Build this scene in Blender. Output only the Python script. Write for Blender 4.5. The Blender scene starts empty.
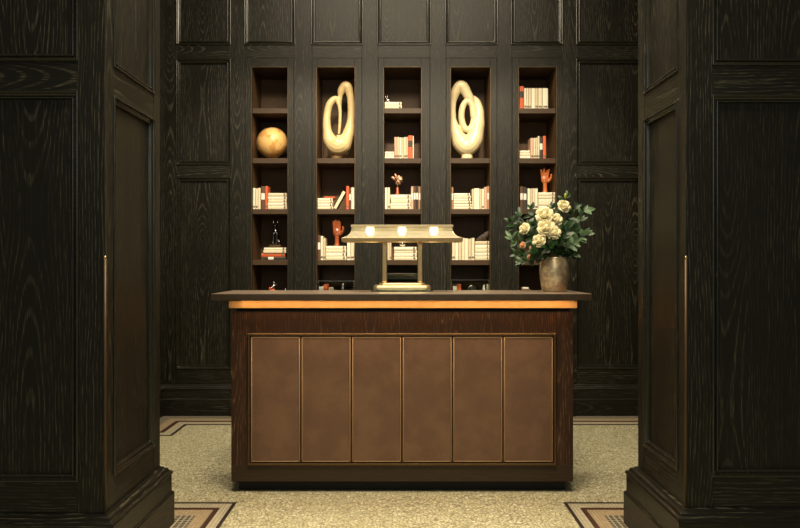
import bpy, math, random
from mathutils import Vector, Matrix
random.seed(7)
C = bpy.context.scene.collection
F = 800.0; HC = 1.2
def PX(x, Y): return (x-400.0)*Y/F
def PZ(y, Y): return HC+(264.0-y)*Y/F
ORD = ['first','second','third','fourth','fifth','sixth','seventh','eighth','ninth']

# ---------------------------------------------------------------- materials
def newmat(name):
    m = bpy.data.materials.new(name); m.use_nodes = True
    nt = m.node_tree; b = nt.nodes['Principled BSDF']
    return m, nt, b
def mth(nt, op, a, b=None, c=None):
    n = nt.nodes.new('ShaderNodeMath'); n.operation = op
    for i, v in enumerate((a, b, c)):
        if v is None: continue
        if isinstance(v, (int, float)): n.inputs[i].default_value = v
        else: nt.links.new(v, n.inputs[i])
    return n.outputs[0]
def comb(nt, x, y, z):
    n = nt.nodes.new('ShaderNodeCombineXYZ')
    for i, v in enumerate((x, y, z)):
        if isinstance(v, (int, float)): n.inputs[i].default_value = v
        else: nt.links.new(v, n.inputs[i])
    return n.outputs[0]
def noise(nt, vec, scale=1.0, detail=2.0, rough=.5):
    n = nt.nodes.new('ShaderNodeTexNoise'); n.inputs['Scale'].default_value = scale
    n.inputs['Detail'].default_value = detail; n.inputs['Roughness'].default_value = rough
    nt.links.new(vec, n.inputs['Vector']); return n.outputs['Fac']
def smooth(nt, v, a, b, o0=0.0, o1=1.0):
    n = nt.nodes.new('ShaderNodeMapRange'); n.interpolation_type = 'SMOOTHSTEP'
    nt.links.new(v, n.inputs[0]); n.inputs[1].default_value = a; n.inputs[2].default_value = b
    n.inputs[3].default_value = o0; n.inputs[4].default_value = o1; return n.outputs[0]
def mixc(nt, f, a, b):
    n = nt.nodes.new('ShaderNodeMix'); n.data_type = 'RGBA'
    if isinstance(f, (int, float)): n.inputs[0].default_value = f
    else: nt.links.new(f, n.inputs[0])
    for i, v in ((6, a), (7, b)):
        if isinstance(v, tuple): n.inputs[i].default_value = (*v, 1)
        else: nt.links.new(v, n.inputs[i])
    return n.outputs[2]
def sepobj(nt):
    t = nt.nodes.new('ShaderNodeTexCoord'); s = nt.nodes.new('ShaderNodeSeparateXYZ')
    nt.links.new(t.outputs['Object'], s.inputs[0]); return s.outputs[0], s.outputs[1], s.outputs[2], t.outputs['Object']
def addbump(nt, b, h, strength=.3, dist=.002):
    n = nt.nodes.new('ShaderNodeBump'); n.inputs['Strength'].default_value = strength
    n.inputs['Distance'].default_value = dist
    nt.links.new(h, n.inputs['Height']); nt.links.new(n.outputs[0], b.inputs['Normal'])

def oak(name, base, light, horizontal=False, rough=.42, period=.0115, amount=1.0, board=.23, spec=.32):
    m, nt, b = newmat(name)
    x, y, z, _ = sepobj(nt)
    s = mth(nt, 'ADD', x, y)
    u, w = (z, s) if horizontal else (s, z)
    ub = mth(nt, 'ADD', mth(nt, 'DIVIDE', u, board), .13)
    bid = mth(nt, 'FLOOR', ub)
    wn = nt.nodes.new('ShaderNodeTexWhiteNoise'); wn.noise_dimensions = '1D'; nt.links.new(bid, wn.inputs['W'])
    r = wn.outputs['Value']
    ul = mth(nt, 'MULTIPLY', mth(nt, 'SUBTRACT', mth(nt, 'FRACT', ub), .5), board)
    ul = mth(nt, 'ADD', ul, mth(nt, 'MULTIPLY', mth(nt, 'SUBTRACT', r, .5), board*.8))
    r20 = mth(nt, 'MULTIPLY', r, 37.0)
    wob = noise(nt, comb(nt, mth(nt, 'MULTIPLY', u, 9.0), mth(nt, 'MULTIPLY', w, 1.6), r20), 1, 3, .55)
    ul = mth(nt, 'ADD', ul, mth(nt, 'MULTIPLY', mth(nt, 'SUBTRACT', wob, .5), .05))
    dn = noise(nt, comb(nt, r20, mth(nt, 'MULTIPLY', w, .55), 3.3), 1, 1, .4)
    d = mth(nt, 'MULTIPLY', mth(nt, 'SUBTRACT', dn, .5), .5)
    v = mth(nt, 'SQRT', mth(nt, 'ADD', mth(nt, 'MULTIPLY', ul, ul), mth(nt, 'MULTIPLY', d, d)))
    ring = mth(nt, 'SINE', mth(nt, 'MULTIPLY', v, 2*math.pi/period))
    ring = smooth(nt, ring, .45, 1.0)
    pat = noise(nt, comb(nt, mth(nt, 'MULTIPLY', u, 5.0), mth(nt, 'MULTIPLY', w, .9), mth(nt, 'ADD', r20, 5.0)), 1, 2, .5)
    ring = mth(nt, 'MULTIPLY', ring, smooth(nt, pat, .30, .55, .25, 1.0))
    pore = noise(nt, comb(nt, mth(nt, 'MULTIPLY', u, 420.0), mth(nt, 'MULTIPLY', w, 16.0), r20), 1, 2, .6)
    pore = smooth(nt, pore, .42, .66)
    streak = noise(nt, comb(nt, mth(nt, 'MULTIPLY', u, 120.0), mth(nt, 'MULTIPLY', w, 3.0), r20), 1, 2, .6)
    streak = smooth(nt, streak, .5, .75)
    g = mth(nt, 'ADD', mth(nt, 'MULTIPLY', mth(nt, 'MULTIPLY', ring, pore), .85*amount), mth(nt, 'MULTIPLY', mth(nt, 'MULTIPLY', streak, pore), .3*amount))
    nt.links.new(mixc(nt, g, base, light), b.inputs['Base Color'])
    b.inputs['Roughness'].default_value = rough
    b.inputs['Specular IOR Level'].default_value = spec
    addbump(nt, b, g, .25, .0015)
    return m
def plain(name, col, rough=.5, metal=0.0, var=.0, scale=30, spec=.5, bump=0, coat=0):
    m, nt, b = newmat(name)
    x, y, z, o = sepobj(nt)
    n = noise(nt, o, scale, 3, .6)
    c2 = tuple(max(0, c*(1-var)) for c in col)
    nt.links.new(mixc(nt, smooth(nt, n, .35, .65), col, c2), b.inputs['Base Color'])
    b.inputs['Roughness'].default_value = rough; b.inputs['Metallic'].default_value = metal
    b.inputs['Specular IOR Level'].default_value = spec
    if coat: b.inputs['Coat Weight'].default_value = coat; b.inputs['Coat Roughness'].default_value = .1
    if bump: addbump(nt, b, n, bump, .003)
    return m
def emis(name, col, s):
    m, nt, b = newmat(name)
    b.inputs['Base Color'].default_value = (*col, 1); b.inputs['Emission Color'].default_value = (*col, 1)
    b.inputs['Emission Strength'].default_value = s; return m

M = {}
DB, DL = (.0066, .0060, .0032), (.090, .084, .054)
M['oak_v'] = oak('dark_oak_upright', DB, DL)
M['oak_h'] = oak('dark_oak_level', DB, DL, True)
M['oak_mould'] = oak('dark_oak_moulding', (.012, .0115, .007), (.06, .058, .038), rough=.22, spec=.8, amount=.5)
M['niche_v_lit'] = oak('brown_oak_upright_lit', (.13, .072, .032), (.18, .10, .05), amount=.8, rough=.45)  # niche oak lightened in colour so sides and back look lit
M['niche_h_shaded'] = oak('brown_oak_level_shaded', (.060, .035, .018), (.10, .06, .032), True, amount=.8, rough=.45)  # same oak darkened in colour so the shelves look less lit
M['desk_wood'] = oak('desk_walnut', (.034, .016, .008), (.20, .10, .045), period=.008, amount=1.0, board=.12, rough=.4)
M['desk_wood_h'] = oak('desk_walnut_level', (.034, .020, .010), (.07, .042, .02), True, period=.010, amount=.8, rough=.4)
M['top_wood'] = plain('counter_top_wood', (.050, .033, .019), .3, 0, .25, 20)
M['brass_dim'] = plain('dull_bronze', (.10, .065, .035), .5, .6)
M['top_sheen'] = plain('painted_top_sheen', (.26, .20, .145), .3, 0, .2, 20)  # tan tone painted in for the grazing reflection on the counter top
M['apron'] = plain('counter_apron', (.62, .38, .16), .4, 0, .12, 12)
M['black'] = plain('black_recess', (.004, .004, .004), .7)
M['brass'] = plain('satin_brass', (.62, .44, .21), .28, 1, .1, 40)
M['brass_old'] = plain('aged_brass', (.17, .11, .055), .5, 1, .25, 60)
M['lamp_brass'] = plain('lamp_brass', (.80, .66, .40), .34, .8, .06, 40)
M['post_brass'] = plain('warm_lamp_brass', (.60, .43, .22), .3, 1, .1, 40)
M['steel'] = plain('bright_metal', (.75, .74, .70), .2, 1, .1, 50)
def leather():
    m, nt, b = newmat('brown_leather'); x, y, z, o = sepobj(nt)
    n1 = noise(nt, o, 7, 5, .6); n2 = noise(nt, o, 60, 3, .6)
    c = mixc(nt, smooth(nt, n1, .38, .66), (.125, .066, .036), (.162, .089, .049))
    c = mixc(nt, smooth(nt, n2, .62, .8, 0, .4), c, (.26, .165, .09))
    nt.links.new(c, b.inputs['Base Color']); b.inputs['Roughness'].default_value = .5
    addbump(nt, b, noise(nt, o, 420, 2, .6), .25, .001); return m
M['leather'] = leather()
M['trim'] = plain('leather_piping', (.42, .26, .13), .45, 0, .2, 200)
def floor_mat():
    m, nt, b = newmat('cream_mosaic'); x, y, z, o = sepobj(nt)
    wv = nt.nodes.new('ShaderNodeTexNoise'); wv.inputs['Scale'].default_value = 3; nt.links.new(o, wv.inputs['Vector'])
    vn = nt.nodes.new('ShaderNodeTexVoronoi'); vn.inputs['Scale'].default_value = 54; nt.links.new(o, vn.inputs['Vector'])
    ve = nt.nodes.new('ShaderNodeTexVoronoi'); ve.feature = 'DISTANCE_TO_EDGE'; ve.inputs['Scale'].default_value = 54; nt.links.new(o, ve.inputs['Vector'])
    sx = nt.nodes.new('ShaderNodeSeparateColor'); nt.links.new(vn.outputs['Color'], sx.inputs[0])
    c = mixc(nt, sx.outputs[0], (.52, .50, .31), (.80, .77, .53))
    c = mixc(nt, smooth(nt, sx.outputs[1], .8, .97, 0, .8), c, (.95, .92, .74))
    c = mixc(nt, smooth(nt, sx.outputs[2], .84, .95, 0, .7), c, (.32, .27, .15))
    c = mixc(nt, smooth(nt, noise(nt, o, 4, 3, .5), .35, .7, 0, .3), c, (.60, .57, .35))
    g = smooth(nt, ve.outputs['Distance'], .03, .12)
    c = mixc(nt, g, (.25, .205, .115), c)
    nt.links.new(c, b.inputs['Base Color']); b.inputs['Roughness'].default_value = .42
    addbump(nt, b, g, .25, .002); return m
M['floor'] = floor_mat()
def tiles(name, a, c2, grout, size=.018, gw=.16):
    m, nt, b = newmat(name); x, y, z, o = sepobj(nt)
    fx = mth(nt, 'DIVIDE', x, size); fy = mth(nt, 'DIVIDE', y, size)
    wn = nt.nodes.new('ShaderNodeTexWhiteNoise'); wn.noise_dimensions = '3D'
    nt.links.new(comb(nt, mth(nt, 'FLOOR', fx), mth(nt, 'FLOOR', fy), 0.0), wn.inputs['Vector'])
    ax = mth(nt, 'ABSOLUTE', mth(nt, 'SUBTRACT', mth(nt, 'FRACT', fx), .5)); ay = mth(nt, 'ABSOLUTE', mth(nt, 'SUBTRACT', mth(nt, 'FRACT', fy), .5))
    e = mth(nt, 'MAXIMUM', ax, ay); g = smooth(nt, e, .5-gw, .5-gw*.5)
    c = mixc(nt, wn.outputs['Value'], a, c2); c = mixc(nt, g, c, grout)
    nt.links.new(c, b.inputs['Base Color']); b.inputs['Roughness'].default_value = .4; return m
M['t_dark'] = tiles('dark_grid_tiles', (.02, .017, .016), (.05, .035, .03), (.42, .38, .27), .026, .2)
M['t_burg'] = tiles('burgundy_tiles', (.03, .010, .009), (.07, .022, .018), (.10, .06, .035), .017)
M['t_line'] = tiles('black_line_tiles', (.012, .008, .009), (.03, .02, .02), (.09, .07, .05), .02)
M['t_tan'] = tiles('tan_tiles', (.42, .32, .19), (.54, .42, .26), (.32, .25, .16), .017)
M['t_cream'] = tiles('cream_tiles', (.52, .47, .33), (.66, .60, .45), (.32, .28, .18), .017)
M['gold'] = plain('pale_gilt', (.88, .68, .34), .42, .0, .12, 14, coat=.35)
M['alab'] = plain('cream_lacquer', (.88, .75, .44), .38, .0, .08, 10, coat=.35)
M['redwood'] = plain('red_brown_wood', (.42, .10, .03), .3, 0, .45, 60, coat=.4)
M['orangewood'] = plain('orange_wood', (.62, .17, .04), .35, 0, .35, 60, coat=.3)
M['pewter'] = plain('dark_pewter', (.16, .15, .16), .22, 1, .5, 60)
M['copper'] = plain('pink_copper', (.52, .27, .17), .35, .6, .4, 60)
M['darkrock'] = plain('dark_coral', (.07, .05, .04), .7, 0, .5, 60, bump=.6)
def globe_mat():
    m, nt, b = newmat('antique_globe'); x, y, z, o = sepobj(nt)
    n = noise(nt, o, 9, 5, .55)
    c = mixc(nt, smooth(nt, n, .50, .56), (.97, .60, .22), (.74, .38, .11))
    nt.links.new(c, b.inputs['Base Color']); b.inputs['Roughness'].default_value = .3; return m
M['globe'] = globe_mat()
for n, c in dict(ink=(.20, .14, .08), cream=(.80, .72, .50), ivory=(.88, .83, .64), beige=(.66, .57, .38), paper=(.82, .78, .66), orange=(.72, .13, .035),
                 brown=(.12, .055, .03), dark=(.035, .028, .022), label=(.88, .86, .76), green=(.03, .05, .03), tan=(.42, .24, .12), pink=(.72, .45, .32)).items():
    M[n] = plain('book_'+n, c, .55, 0, .1, 40)
M['rose'] = plain('rose_petal', (.92, .85, .55), .55, 0, .08, 30)
M['rose_peach'] = plain('peach_petal', (.85, .45, .25), .55, 0, .15, 30)
M['leaf'] = plain('dark_leaf', (.025, .075, .02), .4, 0, .5, 25)
M['leaf_pale'] = plain('grey_green_leaf', (.12, .22, .10), .45, 0, .4, 25)
M['bud'] = plain('yellow_green_bud', (.38, .40, .06), .5, 0, .3, 25)
M['stem'] = plain('green_stem', (.06, .10, .03), .5)
M['ceiling'] = plain('ceiling_paint', (.22, .20, .16), .8)
M['bulb'] = emis('lit_bulb', (1, .82, .50), 15)
M['led'] = emis('warm_led', (1, .56, .22), 33)
def vase_mat():
    m, nt, b = newmat('hammered_bronze'); x, y, z, o = sepobj(nt)
    n = noise(nt, o, 22, 4, .65)
    c = mixc(nt, smooth(nt, n, .38, .62), (.50, .40, .26), (.90, .76, .50)); c = mixc(nt, smooth(nt, noise(nt, o, 9, 3, .5), .5, .65, 0, .6), c, (.45, .24, .13))
    nt.links.new(c, b.inputs['Base Color']); b.inputs['Metallic'].default_value = .7; b.inputs['Roughness'].default_value = .33
    addbump(nt, b, n, .5, .004); return m
M['vase'] = vase_mat()
def glass(name, col=(1, 1, 1), rough=0.0):
    m, nt, b = newmat(name); b.inputs['Base Color'].default_value = (*col, 1); b.inputs['Transmission Weight'].default_value = 1
    b.inputs['Roughness'].default_value = rough; b.inputs['IOR'].default_value = 1.45; return m
M['glass'] = glass('clear_glass', (.95, 1, .97)); M['glass_green'] = glass('green_glass', (.55, .85, .72), .05)
def shade_glass():
    m = bpy.data.materials.new('pale_shade_glass'); m.use_nodes = True; nt = m.node_tree
    for n in list(nt.nodes): nt.nodes.remove(n)
    o = nt.nodes.new('ShaderNodeOutputMaterial'); a = nt.nodes.new('ShaderNodeBsdfTransparent'); a.inputs[0].default_value = (1, .96, .86, 1)
    t = nt.nodes.new('ShaderNodeBsdfTranslucent'); t.inputs[0].default_value = (.60, .58, .42, 1)
    d = nt.nodes.new('ShaderNodeBsdfPrincipled'); d.inputs['Base Color'].default_value = (.62, .60, .44, 1); d.inputs['Roughness'].default_value = .25
    m1 = nt.nodes.new('ShaderNodeMixShader'); m1.inputs[0].default_value = .72; m2 = nt.nodes.new('ShaderNodeMixShader'); m2.inputs[0].default_value = .55
    nt.links.new(t.outputs[0], m1.inputs[1]); nt.links.new(d.outputs[0], m1.inputs[2])
    nt.links.new(a.outputs[0], m2.inputs[1]); nt.links.new(m1.outputs[0], m2.inputs[2]); nt.links.new(m2.outputs[0], o.inputs[0]); return m
M['shade_glass'] = shade_glass()

# ---------------------------------------------------------------- mesh builder
def wloc(o):
    v = Vector((0, 0, 0))
    while o is not None: v += o.location; o = o.parent
    return v
class MB:
    def __init__(s): s.v = []; s.f = []; s.m = []
    def add(s, vs, fs, mi=0):
        b = len(s.v); s.v += [Vector(p) for p in vs]
        for f in fs: s.f.append([b+i for i in f]); s.m.append(mi)
        return s
    def box(s, x0, x1, y0, y1, z0, z1, mi=0):
        vs = [(x, y, z) for z in (z0, z1) for y in (y0, y1) for x in (x0, x1)]
        return s.add(vs, [(0, 2, 3, 1), (4, 5, 7, 6), (0, 1, 5, 4), (2, 6, 7, 3), (0, 4, 6, 2), (1, 3, 7, 5)], mi)
    def rings(s, rs, closed=False, caps=True, mi=0):
        n = len(rs[0]); vs = [p for r in rs for p in r]; fs = []
        k = len(rs)
        for i in range(k if closed else k-1):
            j = (i+1) % k
            for a in range(n): b = (a+1) % n; fs.append((i*n+a, i*n+b, j*n+b, j*n+a))
        if caps and not closed: fs += [tuple(range(n))[::-1], tuple((k-1)*n+a for a in range(n))]
        return s.add(vs, fs, mi)
    def frame(s, o, U, V, N, rect, prof, mi=0):
        """mitred profile swept round a rectangle; prof = [(inset, height)]"""
        u0, u1, v0, v1 = rect; o, U, V, N = map(Vector, (o, U, V, N))
        rs = []
        for su, sv, u, v in ((1, 1, u0, v0), (-1, 1, u1, v0), (-1, -1, u1, v1), (1, -1, u0, v1)):
            rs.append([o+U*(u+su*i)+V*(v+sv*i)+N*h for i, h in prof])
        return s.rings(rs, closed=True, mi=mi)
    def tube(s, pts, rad, n=12, closed=False, flat=1.0, mi=0, sub=1):
        pts = [Vector(p) for p in pts]
        if isinstance(rad, (int, float)): rad = [rad]*len(pts)
        if sub > 1:
            P = []; R = []; k = len(pts)
            for i in range(k if closed else k-1):
                g = lambda j: (pts[j % k], rad[j % k]) if closed else (pts[min(max(j, 0), k-1)], rad[min(max(j, 0), k-1)])
                (a, ra), (b, rb), (c, rc), (d, rd) = g(i-1), g(i), g(i+1), g(i+2)
                for q in range(sub):
                    t = q/sub; P.append(.5*((2*b)+(c-a)*t+(2*a-5*b+4*c-d)*t*t+(3*b-a-3*c+d)*t**3)); R.append(rb+(rc-rb)*(3*t*t-2*t**3))
            if not closed: P.append(pts[-1]); R.append(rad[-1])
            pts, rad = P, R
        k = len(pts); rs = []; ref = None
        for i in range(k):
            if closed: t = pts[(i+1) % k]-pts[i-1]
            else: t = pts[min(i+1, k-1)]-pts[max(i-1, 0)]
            t = t.normalized()
            if ref is None:
                ref = Vector((0, 1, 0)) if abs(t.y) < .9 else Vector((1, 0, 0))
            a = (ref-t*ref.dot(t)).normalized(); ref = a; b = t.cross(a)
            rs.append([pts[i]+(a*math.cos(2*math.pi*q/n)*flat+b*math.sin(2*math.pi*q/n))*rad[i] for q in range(n)])
        return s.rings(rs, closed=closed, mi=mi)
    def lathe(s, prof, c, n=32, mi=0, sx=1, sy=1):
        c = Vector(c)
        rs = [[c+Vector((r*sx*math.cos(2*math.pi*q/n), r*sy*math.sin(2*math.pi*q/n), z)) for q in range(n)] for r, z in prof]
        return s.rings(rs, mi=mi)
    def ell(s, c, r, n=16, k=10, rot=None, mi=0):
        c = Vector(c); rs = []
        for i in range(k+1):
            a = -math.pi/2+math.pi*i/k; cr = max(math.cos(a), .02)
            ring = [Vector((cr*r[0]*math.cos(2*math.pi*q/n), cr*r[1]*math.sin(2*math.pi*q/n), r[2]*math.sin(a))) for q in range(n)]
            if rot: ring = [rot @ p for p in ring]
            rs.append([c+p for p in ring])
        return s.rings(rs, mi=mi)
    def build(s, name, mats, parent=None, bevel=0, sm=False, remesh=0, origin=None):
        if not isinstance(mats, (list, tuple)): mats = [mats]
        if parent is not None: o0 = wloc(parent)
        elif origin is not None: o0 = Vector(origin)
        else:
            xs = [p.x for p in s.v]; ys = [p.y for p in s.v]
            o0 = Vector(((min(xs)+max(xs))/2, (min(ys)+max(ys))/2, min(p.z for p in s.v)))
        me = bpy.data.meshes.new(name); me.from_pydata([p-o0 for p in s.v], [], s.f)
        for m in mats: me.materials.append(m)
        for p, i in zip(me.polygons, s.m): p.material_index = i; p.use_smooth = sm
        import bmesh
        bm = bmesh.new(); bm.from_mesh(me); bmesh.ops.recalc_face_normals(bm, faces=bm.faces); bm.to_mesh(me); bm.free()
        o = bpy.data.objects.new(name, me); C.objects.link(o)
        if parent is not None: o.parent = parent
        else: o.location = o0
        if remesh:
            r = o.modifiers.new('r', 'REMESH'); r.mode = 'VOXEL'; r.voxel_size = remesh; r.use_smooth_shade = True
            q = o.modifiers.new('s', 'SMOOTH'); q.factor = .5; q.iterations = 4
        if bevel:
            b = o.modifiers.new('b', 'BEVEL'); b.width = bevel; b.segments = 2; b.limit_method = 'ANGLE'; b.angle_limit = .6
        return o
def thing(name, label, cat, loc, group=None):
    o = bpy.data.objects.new(name, None); C.objects.link(o); o.location = loc; o.empty_display_size = .05
    o['label'] = label; o['category'] = cat
    if group: o['group'] = group
    return o
def tag(o, label, cat, group=None):
    o['label'] = label; o['category'] = cat
    if group: o['group'] = group
    return o
def struct(o): o['kind'] = 'structure'; return o

# ---------------------------------------------------------------- room
YW = 6.36
WOOD = [M['oak_v'], M['oak_h'], M['oak_mould']]
struct(MB().box(-4.5, 4.5, -3, 7.2, -.1, 0).build('floor', M['floor']))
flo = bpy.data.objects['floor']
struct(MB().box(-4.5, 4.5, -3, 7.2, 4.1, 4.2).build('ceiling', M['ceiling']))
PROF = [(-.009, 0), (-.009, .004), (-.0075, .0075), (-.004, .0095), (0, .0085), (.0025, .0055), (.0035, -.002), (.015, -.010), (.016, -.006), (.0185, -.003), (.022, -.003), (.0255, -.006), (.0275, -.019), (.028, -.03), (-.012, -.03)]
def panel(mb, o, U, V, N, rect, sc=1.0):
    mb.frame(o, U, V, N, rect, [(a*sc, b*sc) for a, b in PROF], 2)
    o, U, V, N = map(Vector, (o, U, V, N)); u0, u1, v0, v1 = rect
    P = [o+U*u+V*v+N*h for h in (-.020, -.032) for u, v in ((u0, v0), (u1, v0), (u1, v1), (u0, v1))]
    mb.add(P, [(0, 1, 2, 3), (7, 6, 5, 4), (0, 4, 5, 1), (1, 5, 6, 2), (2, 6, 7, 3), (3, 7, 4, 0)])
def baseprof(h): # outset, z
    return [(0, 0), (.052, 0), (.052, h*.53), (.046, h*.555), (.042, h*.56), (.042, h*.84), (.048, h*.86), (.044, h*.90), (.034, h*.915), (.028, h*.96), (.016, h*.975), (.012, h), (0, h)]
XB = lambda x: PX(x, YW); ZB = lambda y: PZ(y, YW)
ZT = 4.1
wb = MB()
XL, XR = -1.92, 2.6
z_ru, z_rl = ZB(44), ZB(58)
wb.box(XL, XR, YW+.04, YW+.10, z_rl, ZT)                       # backing above
stiles = [(XL, XB(177)), (XB(230), XB(245)), (XB(294), XB(312)), (XB(362), XB(378)), (XB(430), XB(446)), (XB(497), XB(512)), (XB(562), XB(577)), (XB(660), XR)]
for a, b in stiles: wb.box(a, b, YW, YW+.10, 0, ZT, 0)
for i in range(len(stiles)-1):
    a, b = stiles[i][1], stiles[i+1][0]
    wb.box(a, b, YW+.0012, YW+.06, z_rl, z_ru, 1)
    wb.box(a, b, YW+.0012, YW+.06, ZT-.2, ZT, 1)
    panel(wb, (0, YW, 0), (1, 0, 0), (0, 0, 1), (0, -1, 0), (a, b, z_ru, ZT-.2))
for i in (0, 6):
    a, b = stiles[i][1], stiles[i+1][0]
    wb.box(a, b, YW+.04, YW+.10, 0, z_rl)
    wb.box(a, b, YW+.0012, YW+.06, ZB(178), ZB(164), 1); wb.box(a, b, YW+.0012, YW+.06, 0, ZB(368), 1)
    panel(wb, (0, YW, 0), (1, 0, 0), (0, 0, 1), (0, -1, 0), (a, b, ZB(164), ZB(60)))
    wb.box(a, b, YW+.0012, YW+.06, ZB(60), z_rl, 1)
    panel(wb, (0, YW, 0), (1, 0, 0), (0, 0, 1), (0, -1, 0), (a, b, ZB(368), ZB(178)))
struct(wb.build('wall_back', WOOD, bevel=.002, origin=(0, YW, 0)))
def side_wall(name, X, sgn):
    m = MB()
    m.box(min(X, X-sgn*.12), max(X, X-sgn*.12), 3.5, YW+.1, 0, ZT)
    for y0, y1 in ((3.9, 5.0), (5.15, 6.2)):
        for z0, z1 in ((.40, 1.80), (1.95, 2.83), (2.95, 3.9)):
            m.frame((X, 0, 0), (0, 1, 0), (0, 0, 1), (sgn, 0, 0), (y0, y1, z0, z1), [(0, 0), (0, .008), (.01, .012), (.02, .004), (.028, .008), (.035, 0)])
    struct(m.build(name, WOOD, bevel=.002, origin=(X, 5, 0)))
YP = 5.95
m = MB(); m.box(-3.5, XL, YP, YW+.1, 0, ZT); m.box(-3.6, -3.5, 2.5, YW, 0, ZT)
for z0, z1 in ((.40, 1.80), (1.95, 2.83), (2.95, 3.9)):
    m.frame((0, YP, 0), (1, 0, 0), (0, 0, 1), (0, -1, 0), (-3.3, XL-.12, z0, z1), [(0, 0), (0, .008), (.01, .012), (.02, .004), (.028, .008), (.035, 0)])
struct(m.build('wall_left', WOOD, bevel=.002, origin=(XL, YP, 0)))
side_wall('wall_right', XR, -1)
def straight_base(name, x0, x1, y, h, ext=0, n=(0, -1, 0)):
    m = MB(); pr = baseprof(h)
    if n[1]: rs = [[Vector((x, y-o-ext*(o > 0), z)) for o, z in pr] for x in (x0, x1)]
    else: rs = [[Vector((y+n[0]*o, x, z)) for o, z in pr] for x in (x0, x1)]
    m.rings(rs); return struct(m.build(name, [M['oak_h']], bevel=.0015))
straight_base('baseboard_back', XL, XR, YW, .245)
m = MB(); pr = baseprof(.245)
m.rings([[Vector((x+o*ox, y-o*oy, z)) for o, z in pr] for x, y, ox, oy in ((-3.5, YP, 0, 1), (XL, YP, 1, 1), (XL, YW, 1, 0))])
struct(m.build('baseboard_left', [M['oak_h']], bevel=.0015))
straight_base('baseboard_right', 3.7, YW, XR, .245, 0, (-1, 0, 0))
straight_base('baseboard_bookcases', PX(229.6, 6.3), PX(575.2, 6.3), YW-.02, .245)

# floor mosaic borders
def band_set(path_fn, offs, widths, name):
    mats = ['t_dark', 't_tan', 't_burg', 't_cream', 't_line']
    labels = ['dark_grid_band', 'tan_band', 'burgundy_band', 'cream_band', 'black_band']
    d = offs
    for w, mk, nm in zip(widths, mats, labels):
        m = MB(); i0, i1 = path_fn(d), path_fn(d+w)
        for k in range(len(i0)-1):
            a, b, c, e = i0[k], i0[k+1], i1[k+1], i1[k]
            vs = [(p[0], p[1], .0015) for p in (a, b, c, e)]+[(p[0], p[1], -.002) for p in (a, b, c, e)]
            m.add(vs, [(0, 1, 2, 3), (7, 6, 5, 4), (0, 4, 5, 1), (1, 5, 6, 2), (2, 6, 7, 3), (3, 7, 4, 0)])
        o = m.build(name+'_'+nm, M[mk], parent=flo); struct(o); d += w
XP, YN, YF = 1.093, 3.01, 3.66
for s in (-1, 1):
    band_set(lambda d, s=s: [(s*(XP-.05-d*.70), 1.0), (s*(XP-.05-d*.70), YF+.05+d), (s*3.2, YF+.05+d)], 0, [.10, .09, .036, .065, .027], 'pillar_border')
band_set(lambda d: [(-3.4, YP-.05-d*.9), (XL+.05+d*.8, YP-.05-d*.9), (XL+.05+d*.8, YW-.05-d), (XR-.05-d*.8, YW-.05-d), (XR-.05-d*.8, 4.2)], 0, [.11, .085, .045, .08, .03], 'wall_border')

# pillars
def pillar(s, XP, YN):
    side = 'left' if s < 0 else 'right'
    W = 1.35
    t = thing('panelled_pillar', 'dark oak panelled pillar with moulded base at the %s edge of view' % side, 'pillar', (s*(XP+W/2), (YN+YF)/2, 0), 'panelled pillars')
    m = MB(); x0, x1 = sorted((s*XP, s*(XP+W)))
    m.box(x0+.035, x1-.035, YN+.035, YF-.035, 0, ZT)
    st = .105
    # corner posts
    for xa, xb in ((x0, x0+st), (x1-st, x1)):
        m.box(xa, xb, YN, YN+st*.9, .2, ZT); m.box(xa, xb, YF-st*.9, YF, .2, ZT)
    zb, zg0, zg1 = .395, 1.838, 1.962
    for z0, z1 in ((.2, zb), (zg0, zg1), (3.3, ZT)):
        m.box(x0+st, x1-st, YN+.0012, YN+.05, z0, z1, 1); m.box(x0+st, x1-st, YF-.05, YF-.0012, z0, z1, 1)
        for xa, xb in ((x0+.0012, x0+.05), (x1-.05, x1-.0012)): m.box(xa, xb, YN+st*.9, YF-st*.9, z0, z1, 1)
    for z0, z1 in ((zb, zg0), (zg1, 3.3)):
        panel(m, (0, YN, 0), (1, 0, 0), (0, 0, 1), (0, -1, 0), (x0+st, x1-st, z0, z1), .8)
        panel(m, (0, YF, 0), (1, 0, 0), (0, 0, 1), (0, 1, 0), (x0+st, x1-st, z0, z1), .8)
        panel(m, (x0, 0, 0), (0, 1, 0), (0, 0, 1), (-1, 0, 0), (YN+st*.9, YF-st*.9, z0, z1), .8)
        panel(m, (x1, 0, 0), (0, 1, 0), (0, 0, 1), (1, 0, 0), (YN+st*.9, YF-st*.9, z0, z1), .8)
    m.build('shaft', WOOD, t, bevel=.002)
    b = MB(); b.frame((0, 0, 0), (1, 0, 0), (0, 1, 0), (0, 0, 1), (x0, x1, YN, YF), [(-o, z) for o, z in baseprof(.272)][1:-1]+[(.02, .272), (.02, 0)])
    b.build('moulded_base', [M['oak_h']], t, bevel=.0015)
    g = MB(); cx = s*(XP-.001); cy = YN-.002
    g.tube([(cx, cy, .272), (cx, cy, 1.222)], .005, 12)
    gg = g.build('corner_guard', M['brass_dim'], t, sm=True); gg['label'] = 'slim brass corner guard'
    e = MB().lathe([(.001, 1.217), (.005, 1.218), (.0065, 1.222), (.005, 1.228), (.001, 1.231)], (cx, cy, 0), 16)
    e.build('finial', M['brass'], gg, sm=True)
pillar(-1, 1.098, 2.977); pillar(1, 1.089, 3.046)

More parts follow.
